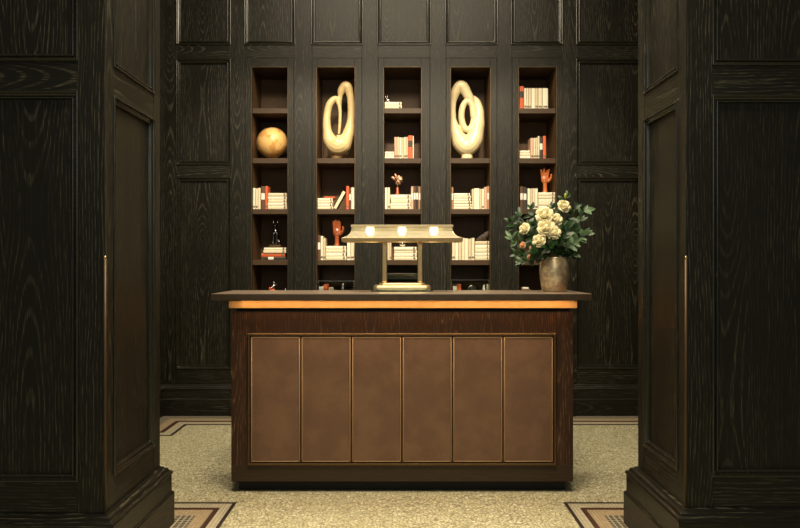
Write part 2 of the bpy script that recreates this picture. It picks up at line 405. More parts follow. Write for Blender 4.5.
# ---------------------------------------------------------------- bookcases
SH = {1: 108.3, 2: 158.2, 3: 209, 4: 260}
YS = YW+.012
def SZ(k): return PZ(SH[k], YS)
LEDGE = 1.2-(295.5-264)*YS/F
cases = [(252, 287.5, (1, 2, 3, 4), 'leftmost bookcase', 245, 294), (317, 354.5, (2, 3, 4), 'second bookcase from the left', 312, 362),
         (384, 421, (1, 2, 3, 4), 'middle bookcase', 378, 430), (451, 490, (2, 3, 4), 'second bookcase from the right', 446, 497), (519, 556, (1, 2, 3, 4), 'rightmost bookcase', 512, 562)]
desc = ['holding the globe and the cat', 'holding the pale loop sculpture and a red hand', 'directly behind the brass lamp', 'holding the ring sculpture', 'behind the flowers']
YBK = YW+.42
inner = []
for ci, (a, b, ks, nm, oa, ob) in enumerate(cases):
    xa, xb = PX(a, YW-.004), PX(b, YW-.004); xo, xp = XB(oa)+.0015, XB(ob)-.0015
    inner.append((xa, xb))
    t = thing('bookcase', 'tall narrow built-in dark wood bookcase, %s' % nm, 'bookcase', ((xa+xb)/2, YW, 0), 'built-in bookcases')
    zt = z_rl-.002; zo = ZB(67.5)
    ff = MB(); y0, y1 = YW-.004, YW+.02
    ff.box(xo, xa, y0, y1, .25, zt); ff.box(xb, xp, y0, y1, .25, zt); ff.box(xa, xb, y0+.001, y1, zo, zt, 1)
    ff.box(xa, xb, y0+.001, y1, LEDGE-.03, LEDGE, 1)
    ff.build('face_frame', WOOD, t, bevel=.0018)
    bd = MB().frame((0, y0, 0), (1, 0, 0), (0, 0, 1), (0, -1, 0), (xa-.004, xb+.004, LEDGE, zo+.004), [(0, -.002), (0, .0015), (.0025, .0015), (.003, -.002)])
    bb = bd.build('edge_bead', M['brass_old'], t); bb['label'] = 'thin brown-gold edge bead round the opening'
    cs = MB(); cs.box(xa-.018, xa, y1, YBK, .25, zo+.018); cs.box(xb, xb+.018, y1, YBK, .25, zo+.018)
    cs.box(xa, xb, y1, YBK, zo, zo+.018, 1); cs.box(xa-.018, xb+.018, YBK, YBK+.015, .25, zo+.018)
    cs.build('carcass', [M['niche_v_lit'], M['niche_h_shaded']], t)
    for k in ks:
        z = SZ(k); MB().box(xa+.0005, xb-.0005, YS, YBK-.0005, z-.040, z).build('shelf', M['niche_h_shaded'], t, bevel=.0015)
    MB().box(xa+.0005, xb-.0005, y1, YBK-.0005, LEDGE-.03, LEDGE-.0003).build('shelf', M['niche_h_shaded'], t, bevel=.0015)
    d = MB(); d.box(xa+.002, xb-.002, y0+.003, y1, .27, LEDGE-.033)
    d.frame((0, y0+.003, 0), (1, 0, 0), (0, 0, 1), (0, -1, 0), (xa+.04, xb-.04, .33, LEDGE-.09), [(0, 0), (0, .004), (.008, .006), (.016, 0)])
    dd = d.build('door', WOOD, t, bevel=.0015)
    MB().ell((xb-.022, y0-.012, .72), (.009, .012, .009), 12, 8).build('knob', M['brass_old'], dd, sm=True)

# ---------------------------------------------------------------- books
BG = 'books on the bookcase shelves'
def book(label, pos, h, t, d, col, ang=0.0, band=None, bandz=(.45, .72), mark=None):
    """pos = centre of the foot of the spine; ang turns it about the view axis"""
    r = thing('book', label, 'book', pos, BG); o = Vector(pos)
    c = MB(); w = .0022
    x0, x1 = o.x-t/2, o.x+t/2; y0, y1 = o.y, o.y+d; z0, z1 = o.z, o.z+h
    c.box(x0, x0+w, y0+.002, y1, z0, z1); c.box(x1-w, x1, y0+.002, y1, z0, z1)
    n = 5; pr = []
    for i in range(n+1):
        a = math.pi*i/n; pr.append((o.x-t/2*math.cos(a), y0+.004-.004*math.sin(a)))
    pr += [(x1, y0+.0065), (x0, y0+.0065)]
    c.rings([[Vector((p[0], p[1], z)) for p in pr] for z in (z0, z1)])
    cv = c.build('cover', M[col], r)
    MB().box(x0+w, x1-w, y0+.0065, y1-.003, z0+.002, z1-.003).build('page_block', M['paper'], r)
    if band:
        bnd = MB(); q = [(p[0]*1.0, p[1]-.0009) for p in pr[:n+1]]
        q = q+[(p[0], p[1]+.002) for p in q[::-1]]
        bnd.rings([[Vector((p[0], p[1], z0+h*f)) for p in q] for f in bandz])
        bl = bnd.build('spine_label', M[band], r); bl['label'] = 'plain %s spine label' % {'label': 'white', 'green': 'dark green'}.get(band, band)
    if mark:
        bnd = MB(); q = [(p[0], p[1]-.0006) for p in pr[1:n]]; q = q+[(p[0], p[1]+.002) for p in q[::-1]]
        bnd.rings([[Vector((p[0], p[1], z0+h*f)) for p in q] for f in mark])
        bl = bnd.build('title_mark', M['ink'], r); bl['label'] = 'small dark title mark'
    r.rotation_euler = (0, ang, 0)
    return r
CN = dict(cream='cream', ivory='ivory', beige='beige', orange='orange-red', brown='dark brown', dark='near-black', tan='tan', pink='pinkish')
YK = YW+.035
def row(k, spans, where, z=None):
    """spans = (x0, x1, top_y, colour, band)"""
    z = SZ(k) if z is None else z
    n = len(spans)
    for i, sp in enumerate(spans):
        x0, x1, ty, col = sp[:4]; band = sp[4] if len(sp) > 4 else None
        ci = min(range(5), key=lambda c: abs((cases[c][0]+cases[c][1])/2-(x0+x1)/2)); lo, hi = inner[ci]
        y = YK+random.uniform(0, .01)
        a = max(PX(x0, y)+.0008, lo+.0015); b = min(PX(x1, y)-.0012, hi-.0015)
        bt = 'white-labelled ' if band == 'label' else ('dark-labelled ' if band else '')
        od = ORD[i]+' from left' if n > 1 else 'alone'
        book('%s %sbook standing %s %s' % (CN[col], bt, od, where), ((a+b)/2, y, z+.0003), PZ(ty, y)-z, b-a, .13+random.uniform(-.01, .02), col, 0, band,
             (.42, .70) if band == 'label' else (.50, .78), None if band or random.random() < .3 else (.07, .16))
def stack(k, specs, where, z=None):
    """from the top: (x0, x1, thickness_px, colour, band)"""
    z = SZ(k) if z is None else z
    n = len(specs); zz = z
    for i in range(n-1, -1, -1):
        x0, x1, tp, col = specs[i][:4]; band = specs[i][4] if len(specs[i]) > 4 else None
        mid = (x0+x1)/2; ci = min(range(5), key=lambda c: abs((cases[c][0]+cases[c][1])/2-mid)); lo, hi = inner[ci]
        y = YK+random.uniform(0, .012); th = tp*y/F
        a = max(PX(x0, y), lo+.002); b = min(PX(x1, y), hi-.002)
        pl = 'topmost in stack' if i == 0 else ('lowest in stack' if i == n-1 else ORD[i]+' from top of stack')
        book('%s book lying %s, %s' % (CN[col], pl, where), (a, y, zz+th/2+.0003), b-a, th-.0022, .15, col, math.pi/2, band, (.2, .45), None if band or b-a < .09 else (.84, .93))
        zz += th
    return zz
W13 = 'on shelf below the golden globe'; W14 = 'under the cat figurine'
row(3, [(252.5, 255.4, 188, 'ivory'), (255.6, 257.9, 188.5, 'cream'), (258, 260.6, 188, 'cream'), (260.8, 265, 186.3, 'brown', 'label'), (265.1, 267.8, 186, 'orange')], W13)
stack(3, [(268.2, 286.5, 3.2, 'cream'), (268, 286.8, 3.2, 'ivory'), (268.4, 286.4, 3.2, 'cream'), (268, 286.6, 3.3, 'ivory'), (268.1, 286.8, 3.4, 'cream')], W13)
zc = stack(4, [(264, 286, 2.4, 'ivory'), (263.4, 286, 3.2, 'cream'), (261.5, 285, 3.6, 'orange'), (263.8, 285.6, 3.3, 'dark', 'label')], W14)
W23 = 'on shelf below the pale loop sculpture'; W24 = 'beside the red-brown wooden hand'
stack(3, [(324, 335, 1.7, 'orange'), (317.8, 332.5, 2.6, 'ivory'), (317.5, 332.8, 2.7, 'cream'), (317.6, 332.2, 2.9, 'ivory'), (317.5, 333, 2.9, 'cream')], W23)
yb = YK+.01; za = SZ(3)
book('cream book leaning diagonally on shelf below the pale loop sculpture', (PX(334.9, yb), yb, za+.0075), .155, .023, .13, 'cream', math.radians(29))
row(3, [(346.2, 348.9, 186, 'orange'), (349, 351.2, 187.5, 'brown', 'label'), (351.3, 354.4, 187.5, 'ivory')], W23)
row(4, [(317.6, 320.6, 235, 'brown', 'label'), (320.7, 323, 236, 'ivory'), (323.1, 325.6, 238, 'beige')], W24)
zh1 = stack(4, [(326, 345.8, 3.3, 'ivory'), (326, 346.2, 3.4, 'cream'), (326, 345.6, 3.6, 'ivory'), (326, 346.3, 3.8, 'cream')], W24)
row(4, [(347, 350.5, 239, 'ivory'), (350.7, 354.4, 238, 'cream')], 'right of the red-brown hand behind lamp shade')
W31 = 'on the top shelf of the middle bookcase'; W32 = 'on the second shelf of the middle bookcase'; W33 = 'around the copper leaf ornament'; W34 = 'behind the brass lamp posts'
zs31 = stack(1, [(384.8, 401.5, 3.6, 'ivory'), (384.8, 401.8, 3.6, 'cream')], W31)
stack(2, [(385, 394, 2.4, 'ivory'), (385, 394.2, 2.4, 'cream'), (385, 394, 2.4, 'ivory')], W32)
row(2, [(394.4, 397, 137, 'pink'), (397.1, 399.4, 137, 'beige'), (399.5, 401.6, 137.5, 'ivory'), (401.7, 403.8, 137.5, 'beige'), (403.9, 406, 137, 'cream'), (406.1, 408, 137, 'beige'), (408.1, 412.6, 135.4, 'orange', 'green'), (412.7, 413.9, 136, 'ivory')], W32)
row(3, [(384.9, 387.6, 187.5, 'ivory'), (387.7, 390, 187.5, 'cream')], W33)
zl = stack(3, [(390.4, 410.6, 4.2, 'ivory'), (391, 410.8, 4.6, 'cream'), (390.4, 410.4, 2.8, 'ivory'), (390.5, 410.9, 3.2, 'cream')], W33)
row(3, [(411.1, 413.4, 186.5, 'pink', 'label'), (413.5, 415.9, 186, 'brown', 'label'), (416, 418.3, 186, 'dark', 'label'), (418.4, 420.6, 186.5, 'tan', 'label')], 'right of the copper leaf ornament')
row(4, [(385, 387.5, 239, 'ivory'), (387.6, 390, 240, 'beige'), (390.1, 391.4, 241, 'cream'), (391.5, 393.8, 247, 'brown')], W34)
zo3 = stack(4, [(394.2, 416.5, 3.2, 'ivory'), (394.3, 417, 3.2, 'cream'), (394.2, 416.6, 3.3, 'ivory'), (394.2, 417, 3.5, 'cream')], W34)
W43 = 'on shelf below the ring sculpture'; W44 = 'beneath the dark coral, right of lamp'
row(3, [(451.4, 453.4, 187, 'tan', 'label')], 'at left end of the shelf below the ring sculpture')
stack(3, [(453.7, 470, 2.6, 'ivory'), (453.7, 471, 2.6, 'cream'), (453.7, 470.4, 2.7, 'ivory'), (453.7, 471.2, 2.7, 'cream'), (453.7, 471.6, 2.7, 'ivory'), (453.7, 471.8, 2.8, 'cream')], W43)
row(3, [(472, 474, 189, 'beige'), (474.1, 479.6, 188.3, 'ivory'), (479.7, 481.8, 189, 'beige'), (481.9, 484.2, 189, 'ivory'), (484.3, 487, 187, 'pink'), (487.1, 489.3, 186, 'tan', 'label')], 'right of the stack below the ring sculpture')
row(4, [(452+i*3.25, 455.1+i*3.25, 238+(i % 3)*.4, ('cream', 'ivory', 'beige')[i % 3]) for i in range(7)], 'in the pale row right of the lamp')
zd4 = stack(4, [(475.2, 489, 3.6, 'beige'), (475.2, 489.2, 4, 'ivory'), (475.2, 489, 4, 'cream'), (475.2, 489.2, 3.4, 'ivory'), (475.2, 489.2, 4, 'cream')], W44)
W51 = 'on the top shelf of the rightmost bookcase'; W52 = 'on the second shelf of the rightmost bookcase'; W53 = 'beside the orange wooden hand'
row(1, [(519.5, 524, 86.2, 'orange', 'dark')]+[(a, b, 88.2, c) for a, b, c in ((524.3, 526.4, 'ivory'), (526.5, 528.6, 'cream'), (528.7, 531.6, 'beige'), (531.7, 535.2, 'ivory'), (535.3, 538.2, 'beige'), (538.3, 542.3, 'cream'), (542.6, 548.1, 'ivory'))], W51)
stack(2, [(519.8, 529.6, 2.6, 'ivory'), (519.8, 530, 2.7, 'cream'), (519.8, 530.3, 2.9, 'ivory')], W52)
row(2, [(530.5, 533.4, 138, 'pink'), (533.5, 535.6, 138, 'cream'), (535.7, 538, 138, 'beige'), (538.1, 539.6, 136, 'ivory'), (539.7, 542.9, 137, 'dark', 'label'), (543, 546, 136, 'orange')], W52)
row(3, [(520, 523.3, 186.5, 'brown', 'label'), (523.4, 526.8, 187, 'dark', 'label'), (527.6, 530.3, 188.5, 'ivory'), (530.4, 532.6, 188.5, 'beige'), (532.7, 535, 188.5, 'cream'), (535.1, 537.9, 188.5, 'ivory')], W53)
zh5 = stack(3, [(538.4, 555, 3.2, 'ivory'), (538.4, 555.2, 3.3, 'cream'), (538.4, 555, 3.4, 'ivory'), (538.4, 555.2, 3.5, 'cream'), (538.4, 555.2, 3.6, 'ivory')], W53)

# ---------------------------------------------------------------- ornaments
# globe
gy = YW+.17; gr = .127; gx = PX(272.6, gy); gz = SZ(2)+gr+.022
t = thing('desk_globe', 'golden antique-style globe on a small brass stand in the leftmost bookcase', 'globe', (gx, gy, SZ(2)))
MB().ell((gx, gy, gz), (gr-.004, gr-.004, gr-.004), 48, 32).build('globe_ball', M['globe'], t, sm=True)
ax = math.radians(23); pts = []
for i in range(25):
    a = math.radians(70)+math.pi*i/24*1.0
    a = math.radians(113)+math.pi*i/24
    pts.append((gx+math.cos(a)*(gr+.001), gy, gz+math.sin(a)*(gr+.001)))
MB().tube(pts, .0035, 8).build('meridian_arm', M['brass'], t, sm=True)
MB().lathe([(.055, 0), (.056, .004), (.045, .008), (.014, .012), (.009, .019), (.001, .0215)], (gx, gy, SZ(2)), 32).build('foot', M['brass_old'], t, sm=True)
# sculptures
def P(x, y, Y, dy=0): return (PX(x, Y), Y+dy, PZ(y, Y))
sy = YW+.14; q = sy/F
t = thing('loop_sculpture', 'tall pale gold sculpture of two joined loops, in the second bookcase from left', 'sculpture', (PX(337, sy), sy, SZ(2)))
m = MB()
pp = [(339.0, 134, -.3, 1.1), (340.2, 120, -.5, 1.4), (339.6, 107, -.4, 1.7), (336, 99, 0, 3.0), (329.8, 104, 0, 3.4), (327, 116, 0, 3.4), (327.2, 129, 0, 4.0), (330.2, 140.3, 0, 6.4), (336.4, 144.8, 0, 9.6), (342, 143.5, 0, 9.6),
      (348, 135, 0, 5.6), (350.9, 118, 0, 3.4), (350.6, 98, 0, 3.4), (346.6, 86.5, 0, 4.8), (341.6, 90, .3, 3.7), (339.9, 100, .6, 1.8), (339.6, 116, .7, 1.3), (339.1, 133, .4, 1.1)]
m.tube([P(x, y, sy, d*.02) for x, y, d, r in pp], [r*1.07*q for *_, r in pp], 16, sub=6)
m.build('loops', M['gold'], t, sm=True, remesh=.0032)
m = MB(); m.lathe([(.070, 0), (.072, .004), (.072, .026), (.066, .032), (.001, .034)], (PX(336, sy), sy, SZ(2)+.0003), 32, sy=.7)
o = m.build('plinth', M['brass_old'], t, sm=False); o['label'] = 'round brown-bronze plinth'
t = thing('ring_sculpture', 'cream swirling ring sculpture with an oval hole, in the second bookcase from right', 'sculpture', (PX(466, sy), sy, SZ(2)))
m = MB()
pp = [(473, 118, -.8, 2.6), (472, 106, -.6, 2.8), (468, 96, -.3, 4.4), (461.5, 86.5, 0, 5.6), (455.6, 92, 0, 4.4), (453.3, 104, 0, 2.5), (453.3, 118, 0, 2.6), (456, 132, 0, 5.4), (461.5, 142.5, 0, 8.6),
      (467, 146.2, 0, 9.0), (473.4, 140.5, 0, 8.0), (477, 127, 0, 6.6), (479, 114, 0, 4.6), (477.5, 103, .2, 3.3), (472, 98, .4, 3.0), (468, 99, .3, 2.5)]
m.tube([P(x, y, sy, d*.03) for x, y, d, r in pp], [r*1.12*q for *_, r in pp], 16, sub=6)
m.tube([P(467.6+6.3*math.cos(a), 116+14.2*math.sin(a), sy, -.02) for a in [2*math.pi*i/28 for i in range(28)]], 3.2*q, 14, closed=True)
m.build('rings', M['alab'], t, sm=True, remesh=.0032)
MB().lathe([(.046, 0), (.047, .02), (.043, .045), (.001, .048)], (PX(467, sy), sy, SZ(2)+.0003), 28).build('plinth', M['alab'], t, sm=True)

def hand(label, x, z, y, h, mat, kind):
    t = thing('wooden_hand', label, 'hand ornament', (x, y, z)); m = MB(); s = h
    m.tube([(x, y, z), (x, y, z+.10*s), (x, y, z+.36*s), (x, y, z+.44*s)], [.12*s, .085*s, .08*s, .11*s], 14, flat=.8, sub=3)
    m.ell((x, y, z+.52*s), (.155*s, .08*s, .17*s), 16, 12)
    if kind == 'open':
        fs = [(-.12, -.15, .33, .040), (-.045, -.03, .40, .042), (.035, .06, .28, .042), (.11, .15, .36, .036)]
    else:
        fs = [(-.105, -.13, .36, .050), (-.035, -.05, .44, .050), (.04, .045, .40, .048), (.105, .10, .33, .042)]
    for bx, tx, L, r in fs:
        b0 = z+.60*s
        crl = -.10*s if kind == 'open' and L < .3 else -.03*s
        m.tube([(x+bx*s*.9, y, b0-.04*s), (x+bx*s*1.1, y-.01*s, b0+L*.4*s), (x+(bx*.4+tx*.6)*s*1.1, y-.02*s, b0+L*.75*s), (x+tx*s*1.1, y+crl, b0+L*s*.98)], [r*s*1.1, r*s, r*s*.92, r*s*.7], 10, sub=3)
    m.tube([(x+.10*s, y-.02*s, z+.43*s), (x+.20*s, y-.05*s, z+.54*s), (x+.235*s, y-.06*s, z+.66*s), (x+.22*s, y-.065*s, z+.74*s)], [.06*s, .052*s, .045*s, .032*s], 10, sub=3)
    m.build('carved_hand', mat, t, sm=True, remesh=.0026)
hand('red-brown polished wooden hand standing upright on stacked books left of lamp', PX(337, YK+.06), zh1+.0003, YK+.06, 26.3*q, M['redwood'], 'closed')
hand('orange wooden hand with spread fingers on stacked books above the flowers', PX(545, YK+.06), zh5+.0003, YK+.06, 25.2*q, M['orangewood'], 'open')
# cat
cy = YK+.06; cx = PX(275.6, cy); z0 = zc+.0003; u = q
t = thing('cat_figurine', 'dark metal seated cat figurine on stacked books in the leftmost bookcase', 'figurine', (cx, cy, z0))
MB().box(cx-5.6*u, cx+5.6*u, cy-.035, cy+.045, z0, z0+2.6*u).build('plinth', M['brass_old'], t, bevel=.002)
z1 = z0+2.6*u
m = MB()
m.tube([(cx, cy+.02, z1+1*u), (cx, cy+.015, z1+6*u), (cx, cy-.002, z1+12*u), (cx, cy-.006, z1+16*u), (cx, cy-.008, z1+18.5*u)], [4.2*u, 4.0*u, 3.0*u, 1.9*u, 1.8*u], 14, sub=4)
m.ell((cx, cy-.012, z1+19.6*u), (2.5*u, 2.6*u, 2.1*u)); m.ell((cx, cy-.030, z1+19*u), (1.2*u, 1.4*u, 1.0*u), 10, 8)
for s in (-1, 1):
    m.tube([(cx+s*1.6*u, cy-.008, z1+20.6*u), (cx+s*2.3*u, cy-.006, z1+24.6*u)], [1.1*u, .3*u], 8)
    m.tube([(cx+s*1.7*u, cy-.018, z1+12*u), (cx+s*1.8*u, cy-.026, z1+5*u), (cx+s*1.8*u, cy-.030, z1+.8*u)], [1.3*u, 1.0*u, .9*u], 10, sub=3)
    m.ell((cx+s*1.8*u, cy-.034, z1+.7*u), (1.1*u, 1.6*u, .7*u), 10, 6); m.ell((cx+s*3.2*u, cy+.008, z1+2.8*u), (2.0*u, 3.2*u, 2.8*u), 12, 8)
m.tube([(cx+3*u, cy+.04, z1+1*u), (cx+5*u, cy+.01, z1+.8*u), (cx+4.4*u, cy-.02, z1+.8*u)], [.9*u, .8*u, .5*u], 8, sub=4)
m.build('cat_body', M['pewter'], t, sm=True, remesh=.003)
# leaf ornament on reddish stand
ly = YK+.05; lx = PX(397.5, ly); z0 = zl+.0003
t = thing('leaf_ornament', 'small copper leaf ornament on a dark red stand in the middle bookcase', 'ornament', (lx, ly, z0))
MB().lathe([(2.2*u, 0), (2.3*u, 1*u), (1.5*u, 2*u), (1.4*u, 7*u), (.4*u, 8*u)], (lx, ly, z0), 16).build('stand', M['redwood'], t, sm=True)
m = MB(); m.tube([(lx, ly, z0+7*u), (lx, ly, z0+12*u)], .35*u, 8)
for i in range(11):
    a = math.radians(-60+i*30 if i < 6 else (i-6)*45+15); L = (6.2 if i < 6 else 4.5)*u*random.uniform(.6, 1.15); a += random.uniform(-.25, .25); r = Matrix.Rotation(a, 3, 'Y')
    c = Vector((lx, ly+(-.008 if i % 2 else .006), z0+14.5*u)); dvec = r @ Vector((0, 0, 1))
    m.ell(c+dvec*L*.5, (1.5*u, .5*u, L*.55), 8, 8, rot=r)
m.build('leaves', M['copper'], t, sm=True)
# silver glass trinket, ball
ty = YK+.05; tx = PX(388, ty); z0 = zs31+.0003
t = thing('stag_figurine', 'tiny pale metal horned figurine on two books, top of middle bookcase', 'figurine', (tx, ty, z0))
m = MB(); m.ell((tx, ty, z0+2.6*u), (2.0*u, 1*u, 1.0*u), 10, 8)
for s in (-1, 1): m.tube([(tx+s*1.2*u, ty, z0+2.4*u), (tx+s*1.3*u, ty, z0)], .35*u, 6); m.tube([(tx-1.6*u+s*.3*u, ty, z0+5*u), (tx-1.6*u+s*1.4*u, ty, z0+7.4*u)], .25*u, 6)
m.tube([(tx-1.2*u, ty, z0+3*u), (tx-1.7*u, ty, z0+5*u)], .6*u, 8)
m.build('figure', M['steel'], t, sm=True)
by = YK+.05; bx = PX(402.5, by)
tag(MB().ell((bx, by, zo3+.0003+3.0*u), (3*u, 3*u, 3*u), 24, 16).build('metal_ball', M['steel'], sm=True), 'small shiny ball on stacked books between the lamp posts', 'ball')
# dark coral
cy2 = YK+.06; cxx = PX(482.5, cy2); m = MB()
for dx, dz, r in ((-4.8, 1.6, 1.8), (-2.4, 2.8, 2.6), (.6, 4.0, 3.2), (3.2, 6.0, 3.0), (4.6, 8.2, 2.0), (2.0, 1.8, 1.9)):
    m.ell((cxx+dx*u, cy2, zd4+dz*u), (r*u, r*u*.9, min(r, dz)*u), 12, 8)
tag(m.build('coral_piece', M['darkrock'], sm=True, remesh=.004), 'dark rough coral lump on stacked books right of the lamp', 'ornament')
# small goods on the ledge
zl0 = LEDGE+.0003; yl = YW+.05; ul = yl/F
def smallbox(x0, x1, ty, mat, label, dy=0):
    y = yl+dy; tag(MB().box(PX(x0, y), PX(x1, y), y, y+.05, zl0, PZ(ty, y)).build('small_box', M[mat], bevel=.0015), label, 'box', 'small boxes along the low ledge')
smallbox(319.2, 323.4, 286.6, 'label', 'white box on the low ledge left of the orange one, beneath red-brown hand')
smallbox(323.8, 328.6, 284.2, 'orange', 'small orange box on the low ledge beneath the red-brown hand', .01)
smallbox(329, 333.2, 287.4, 'cream', 'cream box right of the orange box, on low ledge beneath red-brown hand')
smallbox(452.8, 457, 286.4, 'ivory', 'ivory box on low ledge right of lamp, left of the orange box')
smallbox(457.3, 461.2, 284.2, 'orange', 'small orange box on the low ledge just right of the lamp')
smallbox(486.6, 489.4, 284.4, 'cream', 'cream box at the right end of ledge beyond the round clock')
y = yl+.03; tag(MB().lathe([(1.8*ul, 0), (1.9*ul, 1*ul), (1.9*ul, 11*ul), (1.7*ul, 11.6*ul), (1.2*ul, 12*ul)], (PX(343, y), y, zl0), 20).build('metal_canister', M['steel'], sm=True), 'small pale metal canister on low ledge, left of the lamp base', 'canister')
y = yl+.04; m = MB(); m.tube([(PX(349, y)-3*ul, y, zl0+1*ul), (PX(349, y), y, zl0+7*ul), (PX(351.5, y), y, zl0+10*ul)], [1.2*ul, .8*ul, .4*ul], 8, sub=3); m.ell((PX(348, y), y, zl0+2.0*ul), (3*ul, 2*ul, 2*ul), 12, 8)
tag(m.build('metal_bird', M['pewter'], sm=True), 'little dark metal bird shape on low ledge beside the pale canister', 'figurine')
y = yl+.03; cxk = PX(471.8, y); rk = 4.4*ul
t = thing('round_clock', 'small round silver clock on the low ledge right of lamp', 'clock', (cxk, y, zl0)); zk = zl0+rk+1.0*ul
def ycyl(cx_, cz_, r0, r1, ya, yb_, n=32):
    m_ = MB(); m_.rings([[Vector((cx_+rr*math.cos(2*math.pi*i/n), yy, cz_+rr*math.sin(2*math.pi*i/n))) for i in range(n)] for rr, yy in ((r0, ya), (r1, yb_))]); return m_
ycyl(cxk, zk, rk, rk, y, y+.03).build('case', M['steel'], t, bevel=.002)
ycyl(cxk, zk, rk*.82, rk*.82, y-.0012, y+.002).build('dial', M['dark'], t)
m = MB()
for i in range(12):
    a = i*math.pi/6; m.box(cxk+math.cos(a)*rk*.66-.0016, cxk+math.cos(a)*rk*.66+.0016, y-.003, y-.001, zk+math.sin(a)*rk*.66-.0016, zk+math.sin(a)*rk*.66+.0016)
m.build('hour_marks', M['label'], t)
m = MB(); m.box(cxk-.001, cxk+.001, y-.0035, y-.002, zk, zk+rk*.5); m.box(cxk, cxk+rk*.4, y-.0035, y-.002, zk-.001, zk+.001); m.build('hands', M['label'], t)
m = MB(); m.box(cxk-rk*.6, cxk+rk*.6, y, y+.03, zl0, zl0+1.4*ul); m.build('foot', M['steel'], t)
y = yl+.02; m = MB(); xx = PX(483.8, y); m.lathe([(2*ul, 0), (1.2*ul, 2*ul), (1.6*ul, 6*ul), (.8*ul, 8*ul), (1.1*ul, 9.4*ul), (.2*ul, 10.6*ul)], (xx, y, zl0), 14)
tag(m.build('white_figurine', M['label'], sm=True), 'small white figurine on the low ledge right of the round clock', 'figurine')
y = yl+.03; xx = PX(273.6, y); t = thing('rider_figurine', 'tiny silver and red figurine on low ledge of the leftmost bookcase', 'figurine', (xx, y, zl0))
m = MB(); m.ell((xx, y, zl0+8*ul), (1.6*ul, 1.4*ul, 3*ul), 10, 8); m.ell((xx+.4*ul, y, zl0+12.4*ul), (1.3*ul, 1.3*ul, 1.5*ul), 10, 8)
m.tube([(xx-1*ul, y, zl0+9*ul), (xx-3*ul, y-.01, zl0+6*ul)], .6*ul, 6); m.tube([(xx+1*ul, y, zl0+9*ul), (xx+3*ul, y-.01, zl0+11*ul)], .6*ul, 6); m.build('rider', M['steel'], t, sm=True)
m = MB(); m.ell((xx-1*ul, y, zl0+3.6*ul), (4.2*ul, 2*ul, 2.4*ul), 12, 8); m.tube([(xx-3*ul, y, zl0+4*ul), (xx-4*ul, y, zl0+8*ul)], [1.2*ul, .9*ul], 8)
for s in (-3, 2): m.tube([(xx+s*ul, y, zl0+3*ul), (xx+s*ul, y, zl0)], .6*ul, 6)
m.build('mount', M['orange'], t, sm=True)
y = yl+.03; tag(MB().lathe([(1.2*ul, 0), (1.4*ul, 3*ul), (.8*ul, 6*ul), (.1*ul, 7.6*ul)], (PX(285.3, y), y, zl0), 12).build('pawn_ornament', M['steel'], sm=True), 'tiny pale knob-shaped ornament at right end of leftmost bookcase ledge', 'ornament')
y = yl+.01; zz = zl0
for i, (x0, x1, c, hh, lab) in enumerate(((520.6, 531, 'orange', 2.6, 'bottom'), (521, 530, 'ivory', 2.2, 'middle'), (522, 530.4, 'brown', 1.4, 'third from bottom'), (522.6, 528.6, 'ivory', 1.7, 'top'))):
    book('thin %s booklet left of the vase, %s of its small pile' % (CN[c], lab), (PX(x0, y), y, zz+hh*ul/2), PX(x1, y)-PX(x0, y), hh*ul-.0005, .12, c, math.pi/2); zz += hh*ul
# glass display cases (niches 2, 3, 4)
for (ci, x0, x1, ty, lab) in ((1, 318, 354, 281.5, 'glass display cover on the ledge left of the brass lamp'), (2, 386, 420, 274, 'glass display cover on the ledge behind the brass lamp'), (3, 453, 489, 280.4, 'glass display cover over the round clock right of lamp')):
    y0, y1 = YW+.022, YW+.22; xa, xb = inner[ci][0]+.006, inner[ci][1]-.006; zt = PZ(ty, y0)
    t = thing('display_cover', lab, 'display case', ((xa+xb)/2, y0, zl0), 'glass display covers')
    m = MB(); w = .004
    m.box(xa, xb, y0, y0+w, zl0, zt); m.box(xa, xb, y1-w, y1, zl0, zt); m.box(xa, xa+w, y0+w, y1-w, zl0, zt); m.box(xb-w, xb, y0+w, y1-w, zl0, zt); m.box(xa, xb, y0, y1, zt, zt+w)
    m.build('glass_panes', M['glass'], t)
    r = .0016; m = MB(); m.box(xa-r, xb+r, y0-.001, y0+.002, zt+.002, zt+.0055); m.box(xa-r, xa+r, y0-.001, y0+.002, zl0, zt+.003); m.box(xb-r, xb+r, y0-.001, y0+.002, zl0, zt+.003)
    m.build('metal_edge', M['steel'], t)

# ---------------------------------------------------------------- reception desk
CX = .010; YC = 4.193; cc = 402
dx = lambda x, Y=YC: PX(x, Y)
t = thing('reception_desk', 'wide reception desk with six brown leather front panels and dark overhanging top', 'desk', (CX, YC+.25, 0))
xl, xr = dx(231.2), dx(573.2); YB = YC+.40
zb0, zb1 = .06, PZ(311, YC)
m = MB(); m.box(xl, xr, YC, YB, zb0, zb1, 0)
m.build('body', [M['desk_wood']], t, bevel=.002)
zf0, zf1 = PZ(465, YC), PZ(333, YC); xf0, xf1 = dx(247.8), dx(556)
m = MB(); m.box(xl+.001, xr-.001, YC-.0025, YC+.002, zb0+.001, zf0, 0)
m.build('bottom_rail', M['desk_wood_h'], t, bevel=.001)
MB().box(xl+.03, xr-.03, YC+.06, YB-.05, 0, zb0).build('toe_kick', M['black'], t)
m = MB(); m.frame((0, YC, 0), (1, 0, 0), (0, 0, 1), (0, -1, 0), (xf0, xf1, zf0, zf1), [(0, -.002), (0, .014), (.004, .018), (.012, .018), (.014, .010), (.014, -.002)])
o = m.build('panel_surround', M['brass_old'], t, bevel=.001); o['label'] = 'bronze surround of the leather panels'
pw = (xf1-xf0-.030)/6
